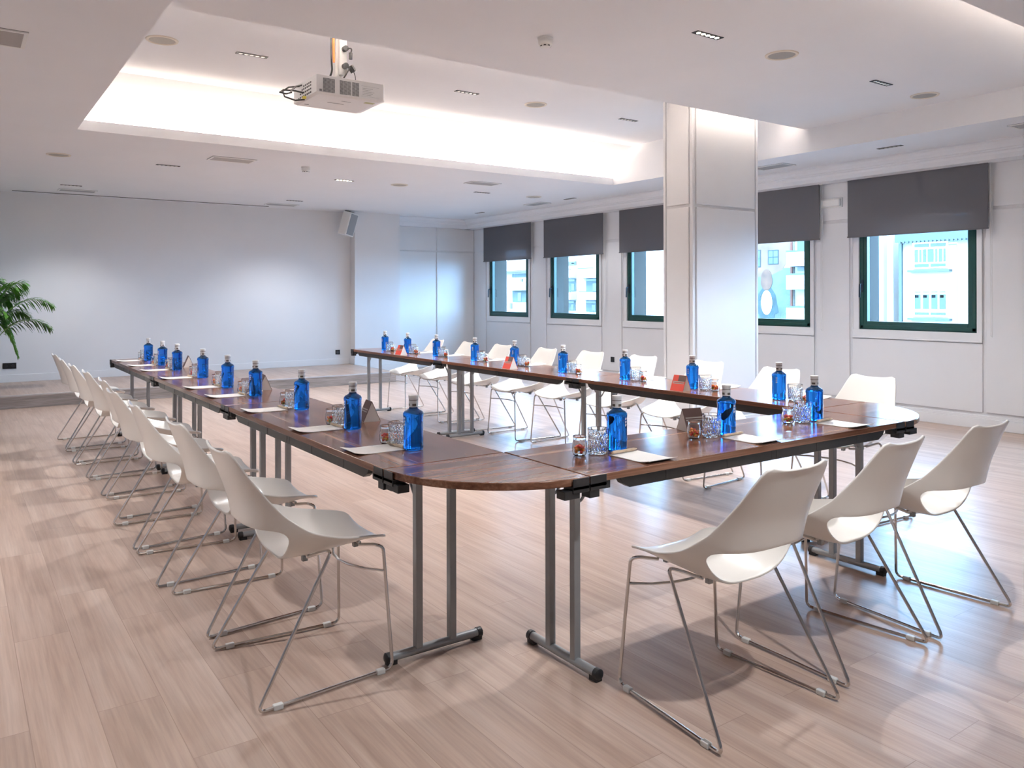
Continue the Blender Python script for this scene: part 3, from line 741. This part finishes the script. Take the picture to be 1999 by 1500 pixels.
# ------------------------------------------------------------------ things on the tables
def bottle_proto():
    t = thing('water_bottle', '', 'bottle')
    pr = [(0, .004), (.020, .003), (.034, .0), (.0375, .003), (.0395, .010), (.0388, .022), (.0395, .034), (.0395, .128), (.0412, .138), (.0405, .146), (.035, .153), (.026, .158), (.0195, .162), (.0165, .166), (.0160, .175), (0, .1752)]
    def rm(r, z, a, j):
        return r*(1+.012*math.cos(8*a)) if 6 <= j <= 7 else r
    b = MB(); b.lathe(pr, 48, rmod=rm); b.build('glass_body', 'blueglass', t, smooth=60)
    b = MB(); b.lathe([(.0162, .169), (.0180, .1695), (.0180, .206), (.0172, .206)], 28); b.build('neck_label', 'label', t)
    b = MB()
    def patch(a0, a1, z0, z1, r, n=5):
        for k in range(n):
            p, q = a0+(a1-a0)*k/n, a0+(a1-a0)*(k+1)/n
            b.add([(r*math.cos(p), r*math.sin(p), z0), (r*math.cos(q), r*math.sin(q), z0), (r*math.cos(q), r*math.sin(q), z1), (r*math.cos(p), r*math.sin(p), z1)], [(0,1,2,3)])
    for a in (0, math.pi/2, math.pi, 3*math.pi/2): patch(a-.45, a+.45, .174, .1835, .01825)
    b.lathe([(.01815, .196), (.0182, .1965), (.0182, .1980), (.01815, .1985)], 28)
    b.build('label_print', 'labeldark', t, smooth=0)
    b = MB(); b.lathe([(.0185, .205), (.0195, .206), (.0195, .214), (.018, .216), (0, .2162)], 28); b.build('cap', 'cap', t)
    b = MB()
    for a in (0, math.pi):
        for k in range(3):
            z0 = .098+.012*k; patch(a+.15, a+.30, z0, z0+.009, .0402, 2); patch(a+.36, a+.42, z0+.002, z0+.009, .0402, 1)
    b.build('embossed_lettering', 'label', t, smooth=0)
    return t
def tumbler_proto():
    t = thing('cut_glass_tumbler', '', 'glass')
    H_ = .098; n = 96; zs = [i/30 for i in range(31)]
    b = MB(); prof = [(0, .002), (.030, .0), (.036, .003)]
    for z in zs: prof.append((.0385+.003*z, .006+(H_-.008)*z))
    prof += [(.0405, H_), (.0392, H_-.001)]
    for z in (.8, .6, .4, .2): prof.append((.0360+.0022*z, .016+(H_-.018)*z))
    prof += [(.034, .014), (0, .013)]
    def rm(r, z, a, j):
        if 3 <= j <= 33 and .006 < z < .076:
            u = a*10/(2*math.pi); v = z/.030
            w1 = abs(((u*2+v) % 1)-.5)*2; w2 = abs(((u*2-v) % 1)-.5)*2
            return r-.0034*(1-min(1, 3.0*min(w1, w2)))-.0012*(1 if abs(((u*4) % 1)-.5) < .08 else 0)
        return r
    b.lathe(prof, n, rmod=rm); b.build('glass_body', 'clear', t, smooth=20)
    return t
def jar_proto():
    t = thing('glass_jar', '', 'jar')
    out = [(0, .001), (.018, 0), (.0245, .004), (.0285, .016), (.0292, .032), (.0275, .050), (.0240, .060), (.0238, .066), (.0262, .069), (.0264, .074), (.0245, .0755)]
    inn = [(.0228, .072), (.0222, .062), (.0255, .049), (.0272, .032), (.0266, .017), (.0220, .007), (0, .006)]
    b = MB(); b.lathe(out+inn, 36); b.build('glass_body', 'clear', t, smooth=60); return t
def sweets_mesh(seed):
    rnd = random.Random(seed); b = MB()
    for k in range(30):
        a = rnd.uniform(0, 6.28); z = .0145+.024*(k/30); rr = math.sqrt(rnd.random())*(.0170 if z > .016 else .0145)
        b.cur = rnd.choice((0, 0, 1, 1, 2, 3) if k < 14 else (0, 1, 1, 0, 1)); b.ball((rr*math.cos(a), rr*math.sin(a), z), rnd.uniform(.0058, .0078), 7, 5, (1, 1, .8))
    return b
def pad_proto():
    t = thing('notepad', '', 'notepad')       # length along x (towards the sitter is -x)
    b = MB(); n = 10; w = .074; L0, L1 = -.105, .105; vs = []; fs = []
    for i in range(n+1):
        x = L0+(L1-L0)*i/n; z = .0015+.010*max(0, 1-(x-L0)/.07)**2
        for (y, dz) in ((-w, 0), (w, 0), (w, .0022), (-w, .0022)): vs.append((x, y, z+dz-.0012))
    for i in range(n):
        a = 4*i; c = a+4; fs += [(a, a+1, c+1, c), (a+1, a+2, c+2, c+1), (a+2, a+3, c+3, c+2), (a+3, a, c, c+3)]
    fs += [(0, 3, 2, 1), (4*n, 4*n+1, 4*n+2, 4*n+3)]
    b.add(vs, fs); b.build('paper', 'paper', t, smooth=40)
    return t
def pen_proto():
    t = thing('wooden_pen', '', 'pen')
    b = MB(); b.tube([(0, -.068, .0065), (0, .052, .0065)], .0058, 10); b.build('barrel', 'penwood', t)
    b = MB(); b.tube([(0, .052, .0065), (0, .066, .0065), (0, .070, .0065)], .005, 10, rs=[.0056, .0025, .001]); b.tube([(0, -.068, .0065), (0, -.072, .0065)], .004, 10); b.build('tip', 'penwood', t)
    b = MB(); b.box(-.0015, .0015, -.066, -.03, .0123, .0138); b.build('clip', 'trimbeige', t, smooth=0)
    return t
def tent_proto(m1, m2):
    """tent card: ridge along y, printed slopes"""
    t = thing('tent_card', '', 'tent card'); h, w, l = .098, .044, .05; th = .0012
    for s in (-1, 1):
        b = MB(); b.add([(s*w, -l, 0), (s*w, l, 0), (0, l, h), (0, -l, h), (s*(w-th*2), -l, 0), (s*(w-th*2), l, 0), (-s*.0, l, h-th*3), (0, -l, h-th*3)],
                        [(0,1,2,3), (4,7,6,5), (0,4,5,1), (0,3,7,4), (1,5,6,2)])
        pn = b.build('printed_panel', m1, t, smooth=0)
        def face(y0, y1, q0, q1, mm, nm, lift=.0008):
            g = MB(); P = lambda y, q: (s*(w*(1-q)+lift), y, h*q+lift*.4)
            g.add([P(y0, q0), P(y1, q0), P(y1, q1), P(y0, q1)], [(0,1,2,3)]); return g.build(nm, mm, pn, smooth=0)
        face(-l, l*.15, .62, .99, m2, 'dark_block')
        for q in (.56, .46): face(-l+.006, l-.006, q, q+.05, 'cardgrey', 'text_line')
        for q in (.50, .535): face(-l+.010, l-.02, q-.004, q+.004, 'brown', 'text_line', .0012)
    b = MB(); b.add([(-w, -l+.001, 0), (w, -l+.001, 0), (0, -l+.001, h-.002)], [(0,1,2)]); b.add([(-w, l-.001, 0), (w, l-.001, 0), (0, l-.001, h-.002)], [(0,1,2)]); b.box(-w, w, -l, l, 0, .0012)
    b.build('white_end', 'paper', t, smooth=0)
    return t
T = .7402
bot = bottle_proto(); tum = tumbler_proto(); jar = jar_proto(); pad = pad_proto(); pen = pen_proto()
first = {}
def place(proto, key, loc, rz, label, group):
    if key not in first:
        first[key] = 1; proto.location = loc; proto.rotation_euler = (0, 0, rz); proto['label'] = label; proto['group'] = group; return proto
    return dup(proto, loc, rz, label, group)
sw_meshes = []
for k in range(3):
    q = sweets_mesh(20+k); o = q.build('candies', ['c_red', 'c_orange', 'c_yellow', 'c_green'], None, smooth=60); sw_meshes.append(o.data); bpy.data.objects.remove(o)
def setting(bx, by, direction, side, rowname, idx, tum_off, jar_off, pad_c, pen_c, pad_rz, pen_rz, nn):
    place_ = '%s, %s place from %s' % (rowname, ORD[idx], nn)
    place(bot, 'b', (bx, by, T), random.uniform(-.4, .4)+side, 'blue water bottle on %s' % place_, 'blue water bottles')
    place(tum, 't', (bx+tum_off[0], by+tum_off[1], T), random.uniform(0, 3), 'clear cut-glass tumbler on %s' % place_, 'cut-glass tumblers')
    jx, jy = bx+jar_off[0], by+jar_off[1]
    place(jar, 'j', (jx, jy, T), random.uniform(0, 3), 'small glass jar on %s' % place_, 'jars of sweets')
    s = bpy.data.objects.new('candies', sw_meshes[idx % 3]); C.objects.link(s); s.location = (jx, jy, T); s.rotation_euler = (0, 0, random.uniform(0, 6))
    tag(s, 'red and orange sweets on %s' % place_, 'sweets', 'sweets in the jars', 'stuff')
    place(pad, 'p', (*pad_c, T), pad_rz, 'cream paper notepad on %s' % place_, 'notepads')
    place(pen, 'n', (*pen_c, T+.0035), pen_rz, 'pale wooden pen on %s' % place_, 'wooden pens')
LB = [(1.493, 2.815), (1.499, 3.415), (1.532, 4.16), (1.515, 4.905), (1.503, 5.47), (1.528, 6.22), (1.514, 6.995), (1.513, 7.555), (1.512, 8.175)]
for i, (x, y) in enumerate(LB):
    pc = (1.355, y+.085)
    setting(x, y, 0, math.pi, 'the left table run', i, (-.012, .108), (-.03, .180), pc, (pc[0]+.100, pc[1]), R(-2+4*random.random()), R(3), 'the near end')
RB = [(3.952, 2.92), (3.949, 3.585), (3.98, 4.255), (3.967, 4.955), (4.02, 5.70), (4.005, 6.325), (4.01, 7.06), (3.97, 7.61), (3.968, 8.15)]
for i, (x, y) in enumerate(RB):
    pc = (4.145, y-.075)
    setting(x, y, 0, math.pi, 'the right table run', i, (.0, -.108), (.0, -.185 if i else -.18), pc, (pc[0]-.100, pc[1]), R(180-2+4*random.random()), R(-3), 'the near end')
NB = [(2.137, 2.332), (2.774, 2.322), (3.438, 2.337)]
for i, (x, y) in enumerate(NB):
    pc = (x-.018 if i else 2.118, 2.168)
    setting(x, y, 0, -math.pi/2, 'the near cross table', i, (-.103, -.006), (-.186 if i == 0 else -.200, .006), pc, (pc[0]-.0, pc[1]+.100), R(90), R(-90+4), 'the left corner')
tr = tent_proto('red', 'brown'); tb = tent_proto('brown', 'brown')
tl = [(tr, 3.80, 7.43, 6, 'red and brown tent card near the far end of the right table run'), (tr, 3.81, 5.47, 3, 'red and brown tent card in the middle of the right table run'),
      (tr, 3.805, 3.555, 6, 'red and brown tent card near the camera end of the right table run'),
      (tb, 1.665, 3.60, -8, 'brown tent card behind the second blue bottle of the left table run'), (tb, 1.66, 5.20, -8, 'brown tent card half hidden by the fourth blue bottle of the left run'),
      (tb, 1.66, 7.25, -8, 'brown tent card near the far end of the left table run'), (tb, 2.735, 2.49, 78, 'brown and white tent card on the near cross table behind a tumbler')]
for i, (p, x, y, a, lab) in enumerate(tl):
    place(p, 'tr' if p is tr else 'tb', (x, y, T), R(a), lab, 'tent cards')

# ------------------------------------------------------------------ potted palm
pl = thing('potted_palm', 'green palm in a grey planter on the stage, cut by the left edge', 'plant', (.27, 12.30, .155))
b = MB(); b.prism([(-.19, -.19), (.19, -.19), (.19, .19), (-.19, .19)], 0, .33); b.build('planter', 'pot', pl, bevel=.006, smooth=0)
b = MB(); b.box(-.17, .17, -.17, .17, .325, .335); b.build('soil', 'dark', pl, smooth=0)
def frond(tip, lift, leaf, seed, dry=False, rise=.55):
    rnd = random.Random(seed); P0 = Vector((rnd.uniform(-.04, .04), rnd.uniform(-.04, .04), .33)); P3 = Vector(tip)
    P1 = P0+Vector(((P3.x-P0.x)*.18, (P3.y-P0.y)*.18, rise)); P2 = Vector((P0.x+(P3.x-P0.x)*.62, P0.y+(P3.y-P0.y)*.62, max(P1.z, P3.z)+lift))
    bz = lambda t: P0*(1-t)**3+P1*3*t*(1-t)**2+P2*3*t*t*(1-t)+P3*t**3
    pts = [bz(i/20) for i in range(21)]
    st_ = MB(); st_.tube(pts, .006, 6, rs=[.007*(1-i/20*.85) for i in range(21)]); so = st_.build('frond', 'stalk', pl)
    lb = MB(); n = 36
    for i in range(n):
        t = .34+.66*i/(n-1); p = bz(t); d = (bz(min(1, t+.02))-bz(t-.02)).normalized()
        side0 = d.cross(Vector((0, 0, 1))).normalized()
        for s in (-1, 1):
            L_ = leaf*(.55+.45*math.sin(math.pi*min(1, (t-.36)/.6)))*rnd.uniform(.85, 1.1)*(1.0 if t < .97 else .7)
            dirv = (side0*s*rnd.uniform(.5, .9)+d*rnd.uniform(.45, .75)+Vector((0, 0, (.55 if s > 0 else -.75)*rnd.uniform(.3, 1.0)))).normalized()
            w = .0088; nrm = dirv.cross(side0*s+Vector((0, 0, .3))).normalized(); wv = dirv.cross(Vector((0, 0, 1))).normalized()
            prev = None; segs = 5; base = len(lb.v); vs = []; fs = []
            for k in range(segs+1):
                q = k/segs; c = p+dirv*L_*q+Vector((0, 0, -L_*.42*q*q)); ww = w*math.sin(math.pi*(.12+.86*q))
                vs += [c-wv*ww, c+Vector((0, 0, -.002)), c+wv*ww]
            for k in range(segs): a = 3*k; fs += [(a, a+1, a+4, a+3), (a+1, a+2, a+5, a+4)]
            lb.add(vs, fs)
    o = lb.build('leaflets', 'leaftip' if dry else 'leaf', so, smooth=60)
    return so
# tips are relative to the planter
for i, (tp3, lf, lf_l, dry, rise) in enumerate([((.50, -.05, 1.36), .10, .26, False, .7), ((.82, .0, 1.07), .28, .20, False, .6), ((.78, -.1, .78), .28, .19, True, .45), ((.42, .05, .42), .38, .13, False, .45),
                                     ((.36, .1, 1.10), .20, .22, False, .6), ((.22, -.05, 1.40), .05, .30, False, .8), ((-.5, .1, 1.2), .15, .24, False, .7), ((-.6, -.2, .8), .3, .2, False, .6),
                                     ((.05, -.5, 1.1), .2, .24, False, .7), ((.30, -.2, .95), .2, .24, False, .55), ((.1, .35, 1.3), .1, .24, False, .7), ((.30, .1, .85), .32, .2, False, .5), ((.45, .2, 1.22), .14, .2, True, .7), ((.38, -.1, 1.30), .12, .28, False, .75), ((.30, .05, 1.18), .10, .26, False, .65), ((.55, .1, .93), .24, .18, True, .5), ((.16, -.2, .8), .25, .2, False, .5)]):
    frond(tp3, lf, lf_l, 50+i, dry, rise)

# ------------------------------------------------------------------ outside: street and houses
GZ = -4.5
b = MB(); b.box(XO+.6, 160, -80, 160, GZ-.2, GZ); struct(b.build('floor_street', 'asphalt', smooth=0))
def bpart(par, nm, m, y0, y1, z0, z1, d0=-.05, d1=.02):
    g = MB(); g.box(d0, d1, *sorted((y0, y1)), *sorted((z0, z1))); return g.build(nm, m, par, smooth=0)
# house seen in the rightmost window
X1 = 44.0
bd = thing('apartment_house', 'pale stone house with two white framed windows seen through the rightmost window', 'building', (X1, 0, 0))
g = MB(); g.box(0, 8, 12, 24.40, GZ, 5.3); g.build('wall', 'facade', bd, smooth=0)
g = MB(); g.prof([(-.45, 4.30), (-.1, 4.30), (.0, 5.6), (-.45, 5.5)], 12, 24.45, 'y')
for k in range(56): g.box(-.48, -.40, 12+.22*k, 12+.22*k+.12, 4.22, 4.34)
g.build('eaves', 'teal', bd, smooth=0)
bpart(bd, 'drainpipe', 'tealdk', 24.40, 24.22, GZ, 5.0, -.14)
def bigwin(z0, z1, upper):
    w = bpart(bd, 'window_frame', 'white', 23.62, 21.69, z0, z1, -.12)
    W_ = 1.93
    def pn(a, c, q0, q1, m, nm='pane'): bpart(w, nm, m, 23.62-W_*a, 23.62-W_*c, z0+(z1-z0)*q0, z0+(z1-z0)*q1, -.16, -.1)
    if upper:
        pn(.07, .48, .80, .93, 'teal'); pn(.53, .95, .80, .93, 'teal')
        for a, c, m in ((.07, .17, 'teal'), (.21, .27, 'teal'), (.31, .41, 'tealdk'), (.45, .62, 'tealdk'), (.66, .72, 'teal'), (.76, .86, 'teal'), (.89, .95, 'tealdk')): pn(a, c, .23, .72, m)
        pn(.07, .48, .05, .17, 'greenpane'); pn(.53, .95, .05, .17, 'greenpane')
    else:
        for a in (.07, .31, .55, .78): pn(a, a+.17, .89, .94, 'teal'); pn(a, a+.17, .28, .83, 'curtain'); pn(a+.01, a+.12, .70, .80, 'curtain', 'curtain')
        pn(.07, .48, .06, .16, 'curtain'); pn(.53, .95, .06, .16, 'curtain')
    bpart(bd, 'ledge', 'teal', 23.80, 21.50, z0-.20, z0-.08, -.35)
bigwin(2.80, 4.26, True); bigwin(.14, 1.62, False)
# mural house
mh = thing('mural_house', 'house side wall painted with a mural of a person from behind, right of the pillar', 'building', (X1, 0, 0))
g = MB(); g.box(0, 8, 31.50, 36.9, GZ, 9); g.build('wall', 'facade2', mh, smooth=0)
mu = bpart(mh, 'mural', 'mural_sky', 31.56, 36.3, -.6, 3.1, -.02)
def poly(par, nm, m, pts, d=-.03, k=.01):
    g = MB(); n = len(pts); g.add([(d, y, z) for y, z in pts]+[(d+k, y, z) for y, z in pts], [tuple(range(n)), tuple(range(2*n-1, n-1, -1))]+[(i, (i+1) % n, n+(i+1) % n, n+i) for i in range(n)]); return g.build(nm, m, par, smooth=0)
poly(mh, 'mural_bricks', 'mural_orange', [(36.3, 9), (31.56, 9), (31.56, 4.0), (32.2, 3.0), (33.2, 2.6), (36.3, 2.4)], -.022)
for (a, c, z0, z1) in ((33.32, 32.50, 3.35, 4.30), (34.55, 33.90, 3.2, 4.35)):
    w = bpart(mh, 'painted_window', 'mural_line', a, c, z0, z1, -.04)
    for k in range(2):
        for q in range(2): bpart(w, 'painted_pane', 'mural_sky', a-.06-(a-c-.06)*k/2, a-(a-c-.06)*(k+1)/2, z0+.06+(z1-z0-.06)*q/2, z0+(z1-z0-.06)*(q+1)/2, -.045)
poly(mh, 'painted_jacket', 'mural_teal', [(33.75, 1.85), (33.10, 1.85), (32.75, 1.35), (32.52, .2), (32.80, .1), (32.9, -.3), (33.95, -.3), (34.05, .1), (34.40, .2), (34.15, 1.35)], -.035)
poly(mh, 'painted_hair', 'mural_hair', [(33.45+.44*math.sin(a)*(1.0 if math.cos(a) > 0 else 1.1), 2.35+.70*math.cos(a)) for a in [2*math.pi*k/24 for k in range(24)]], -.045)
poly(mh, 'painted_backpack', 'white', [(33.43+.43*math.sin(a), .85+.80*math.cos(a)) for a in [2*math.pi*k/28 for k in range(28)]], -.055)
bpart(mh, 'mural_edge', 'mural_edge', 31.60, 31.46, GZ, 9, -.06)
wh = thing('white_balcony_house', 'white house with balconies beside the mural, seen right of the pillar', 'building', (X1, 0, 0))
g = MB(); g.box(.2, 8, 25.5, 31.44, GZ, 9); g.build('wall', 'facade', wh, smooth=0)
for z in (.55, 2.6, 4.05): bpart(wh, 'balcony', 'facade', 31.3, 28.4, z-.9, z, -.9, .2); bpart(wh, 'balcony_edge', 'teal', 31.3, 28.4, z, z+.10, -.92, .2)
bpart(wh, 'window', 'teal', 31.2, 30.5, 4.2, 5.1, .1, .25)
bpart(wh, 'window', 'teal', 31.2, 30.5, 2.9, 3.3, .1, .25)
# plain facade left of the pillar
pf = thing('plain_facade_house', 'blank pale rendered house wall seen just left of the pillar', 'building', (X1, 0, 0))
g = MB(); g.box(0, 8, 37.5, 45.2, GZ, 5.35); g.build('wall', 'facade', pf, smooth=0)
g = MB(); g.box(-.4, 8, 37.5, 45.4, 5.35, 5.6); g.build('eaves', 'teal', pf, smooth=0)
# far block in the two windows by the corner
X2 = 72.0
fb_ = thing('balcony_block', 'white apartment block with arched loggias seen through the second window from the corner', 'building', (X2, 0, 0))
g = MB(); g.box(0, 10, 80.5, 92.5, GZ, 11); g.build('wall', 'facade', fb_, smooth=0)
for (a, c, z0, z1, m) in ((88.97, 86.91, 5.63, 6.2, 'teal'), (88.98, 86.93, 1.94, 3.70, 'curtain'), (84.69, 82.0, 1.84, 3.70, 'curtain'), (85.8, 85.14, .86, 1.85, 'teal'), (89.0, 87.05, -.8, .62, 'curtain'), (84.7, 82.4, -.9, .64, 'curtain')):
    w = bpart(fb_, 'window', m, a, c, z0, z1, -.1)
    if a-c > 1.5:
        bpart(w, 'shade', 'teal', a-.1, c+.2, z1-.35, z1-.05, -.14, -.1); bpart(w, 'glazing', 'tealdk', (a+c)/2-.1, c+.3, z0+.1, z0+(z1-z0)*.62, -.14, -.1)
for (a, c, z0, z1) in ((88.98, 86.8, 3.85, 5.0), (85.24, 82.0, 3.75, 5.0), (89.3, 86.8, .75, 1.8), (85.0, 82.0, .75, 1.8)):
    bpart(fb_, 'balcony', 'facade2', a, c, z0, z1, -1.2, .1); bpart(fb_, 'balcony_rail', 'curtain', a, c, z1, z1+.12, -1.2, -1.1)
rh = thing('tiled_roof_block', 'white block with a terracotta tiled roof seen through the window nearest the corner', 'building', (X2, 0, 0))
g = MB(); g.box(0, 10, 97, 109, GZ, 5.0); g.build('wall', 'facade2', rh, smooth=0)
g = MB(); g.prof([(-.9, 5.10), (-.9, 5.25), (5, 7.7), (10.9, 5.25), (10.9, 5.1)], 96.4, 109.5, 'y'); g.build('roof', 'rooftile', rh, smooth=0)
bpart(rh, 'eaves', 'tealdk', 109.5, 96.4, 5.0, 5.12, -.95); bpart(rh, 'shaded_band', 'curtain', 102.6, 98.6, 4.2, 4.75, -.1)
for (a, c, z0, z1, m) in ((102.5, 98.5, .35, 2.1, 'curtain'), (100.3, 99.78, 3.45, 3.92, 'tealdk'), (103.25, 102.7, -.7, .17, 'tealdk')):
    w = bpart(rh, 'window', m, a, c, z0, z1, -.1)
    if a-c > 2: bpart(w, 'glazing', 'teal', 101, 100.1, z0+.1, z1-.3, -.14, -.1)
bpart(rh, 'balcony', 'facade', 102.5, 98.5, 2.15, 3.45, -1.2, .1)
# house behind, left part of the rightmost window
oh = thing('orange_roof_house', 'pale house with an orange roof edge in the left of the rightmost window', 'building', (75, 0, 0))
g = MB(); g.box(0, 8, 39.0, 46, GZ, 6.2); g.build('wall', 'facade', oh, smooth=0)
g = MB(); g.prof([(-.8, 6.2), (-.8, 6.4), (4, 8.5), (8.8, 6.3), (8.8, 6.2)], 38.6, 46.4, 'y'); g.build('roof', 'rooftile', oh, smooth=0)
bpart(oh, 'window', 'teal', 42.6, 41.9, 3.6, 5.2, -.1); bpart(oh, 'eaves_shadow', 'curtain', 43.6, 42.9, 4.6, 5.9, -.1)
bpart(oh, 'red_drainpipe', 'mural_edge', 41.65, 41.55, GZ, 5.2, -.15)
po = thing('street_column', 'pale round utility pole in the left part of the rightmost window', 'pole', (30, 17.03, GZ))
g = MB(); g.lathe([(0, 0), (.13, 0), (.10, 9.8), (0, 9.8)], 16); g.build('shaft', 'facade', po)
la = thing('street_lamp', 'thin street lamp with curved head in front of the stone house', 'lamp post', (30, 14.49, GZ))
g = MB(); g.tube(fillet([(0, 0, 0), (0, 0, 7.70), (0, .10, 7.74)], .1), .025, 8); g.build('post', 'polegrey', la)
g = MB(); g.prism([(-.05, 0), (.05, 0), (.05, .30), (-.05, .30)], 7.68, 7.76); g.build('lamp_head', 'polegrey', la, bevel=.02)
def shrub(loc, r, seed, lab):
    rnd = random.Random(seed); t = thing('shrub', lab, 'shrub', loc)
    g = MB(); g.tube([(0, 0, 0), (0, 0, r*1.2)], .06, 6); g.build('stem', 'stalk', t)
    g = MB()
    for k in range(160):
        v = Vector((rnd.gauss(0, 1), rnd.gauss(0, 1), rnd.gauss(0, 1))).normalized()*r*rnd.uniform(.4, 1); c = v+Vector((0, 0, r*1.6)); s = rnd.uniform(.06, .14)
        a = Vector((rnd.gauss(0, 1), rnd.gauss(0, 1), rnd.gauss(0, 1))).normalized()*s; q = a.cross(Vector((rnd.random(), rnd.random(), 1))).normalized()*s*.6
        g.add([c-a, c+q, c+a, c-q], [(0, 1, 2, 3)])
    g.build('foliage', 'foliage', t, smooth=0)
shrub((60, 69.5, -3.3), 1.2, 4, 'leafy shrub top at the bottom of the second window from the corner')
shrub((36, 20.85, -2.6), .9, 5, 'small leafy shrub at the lower left of the rightmost window')
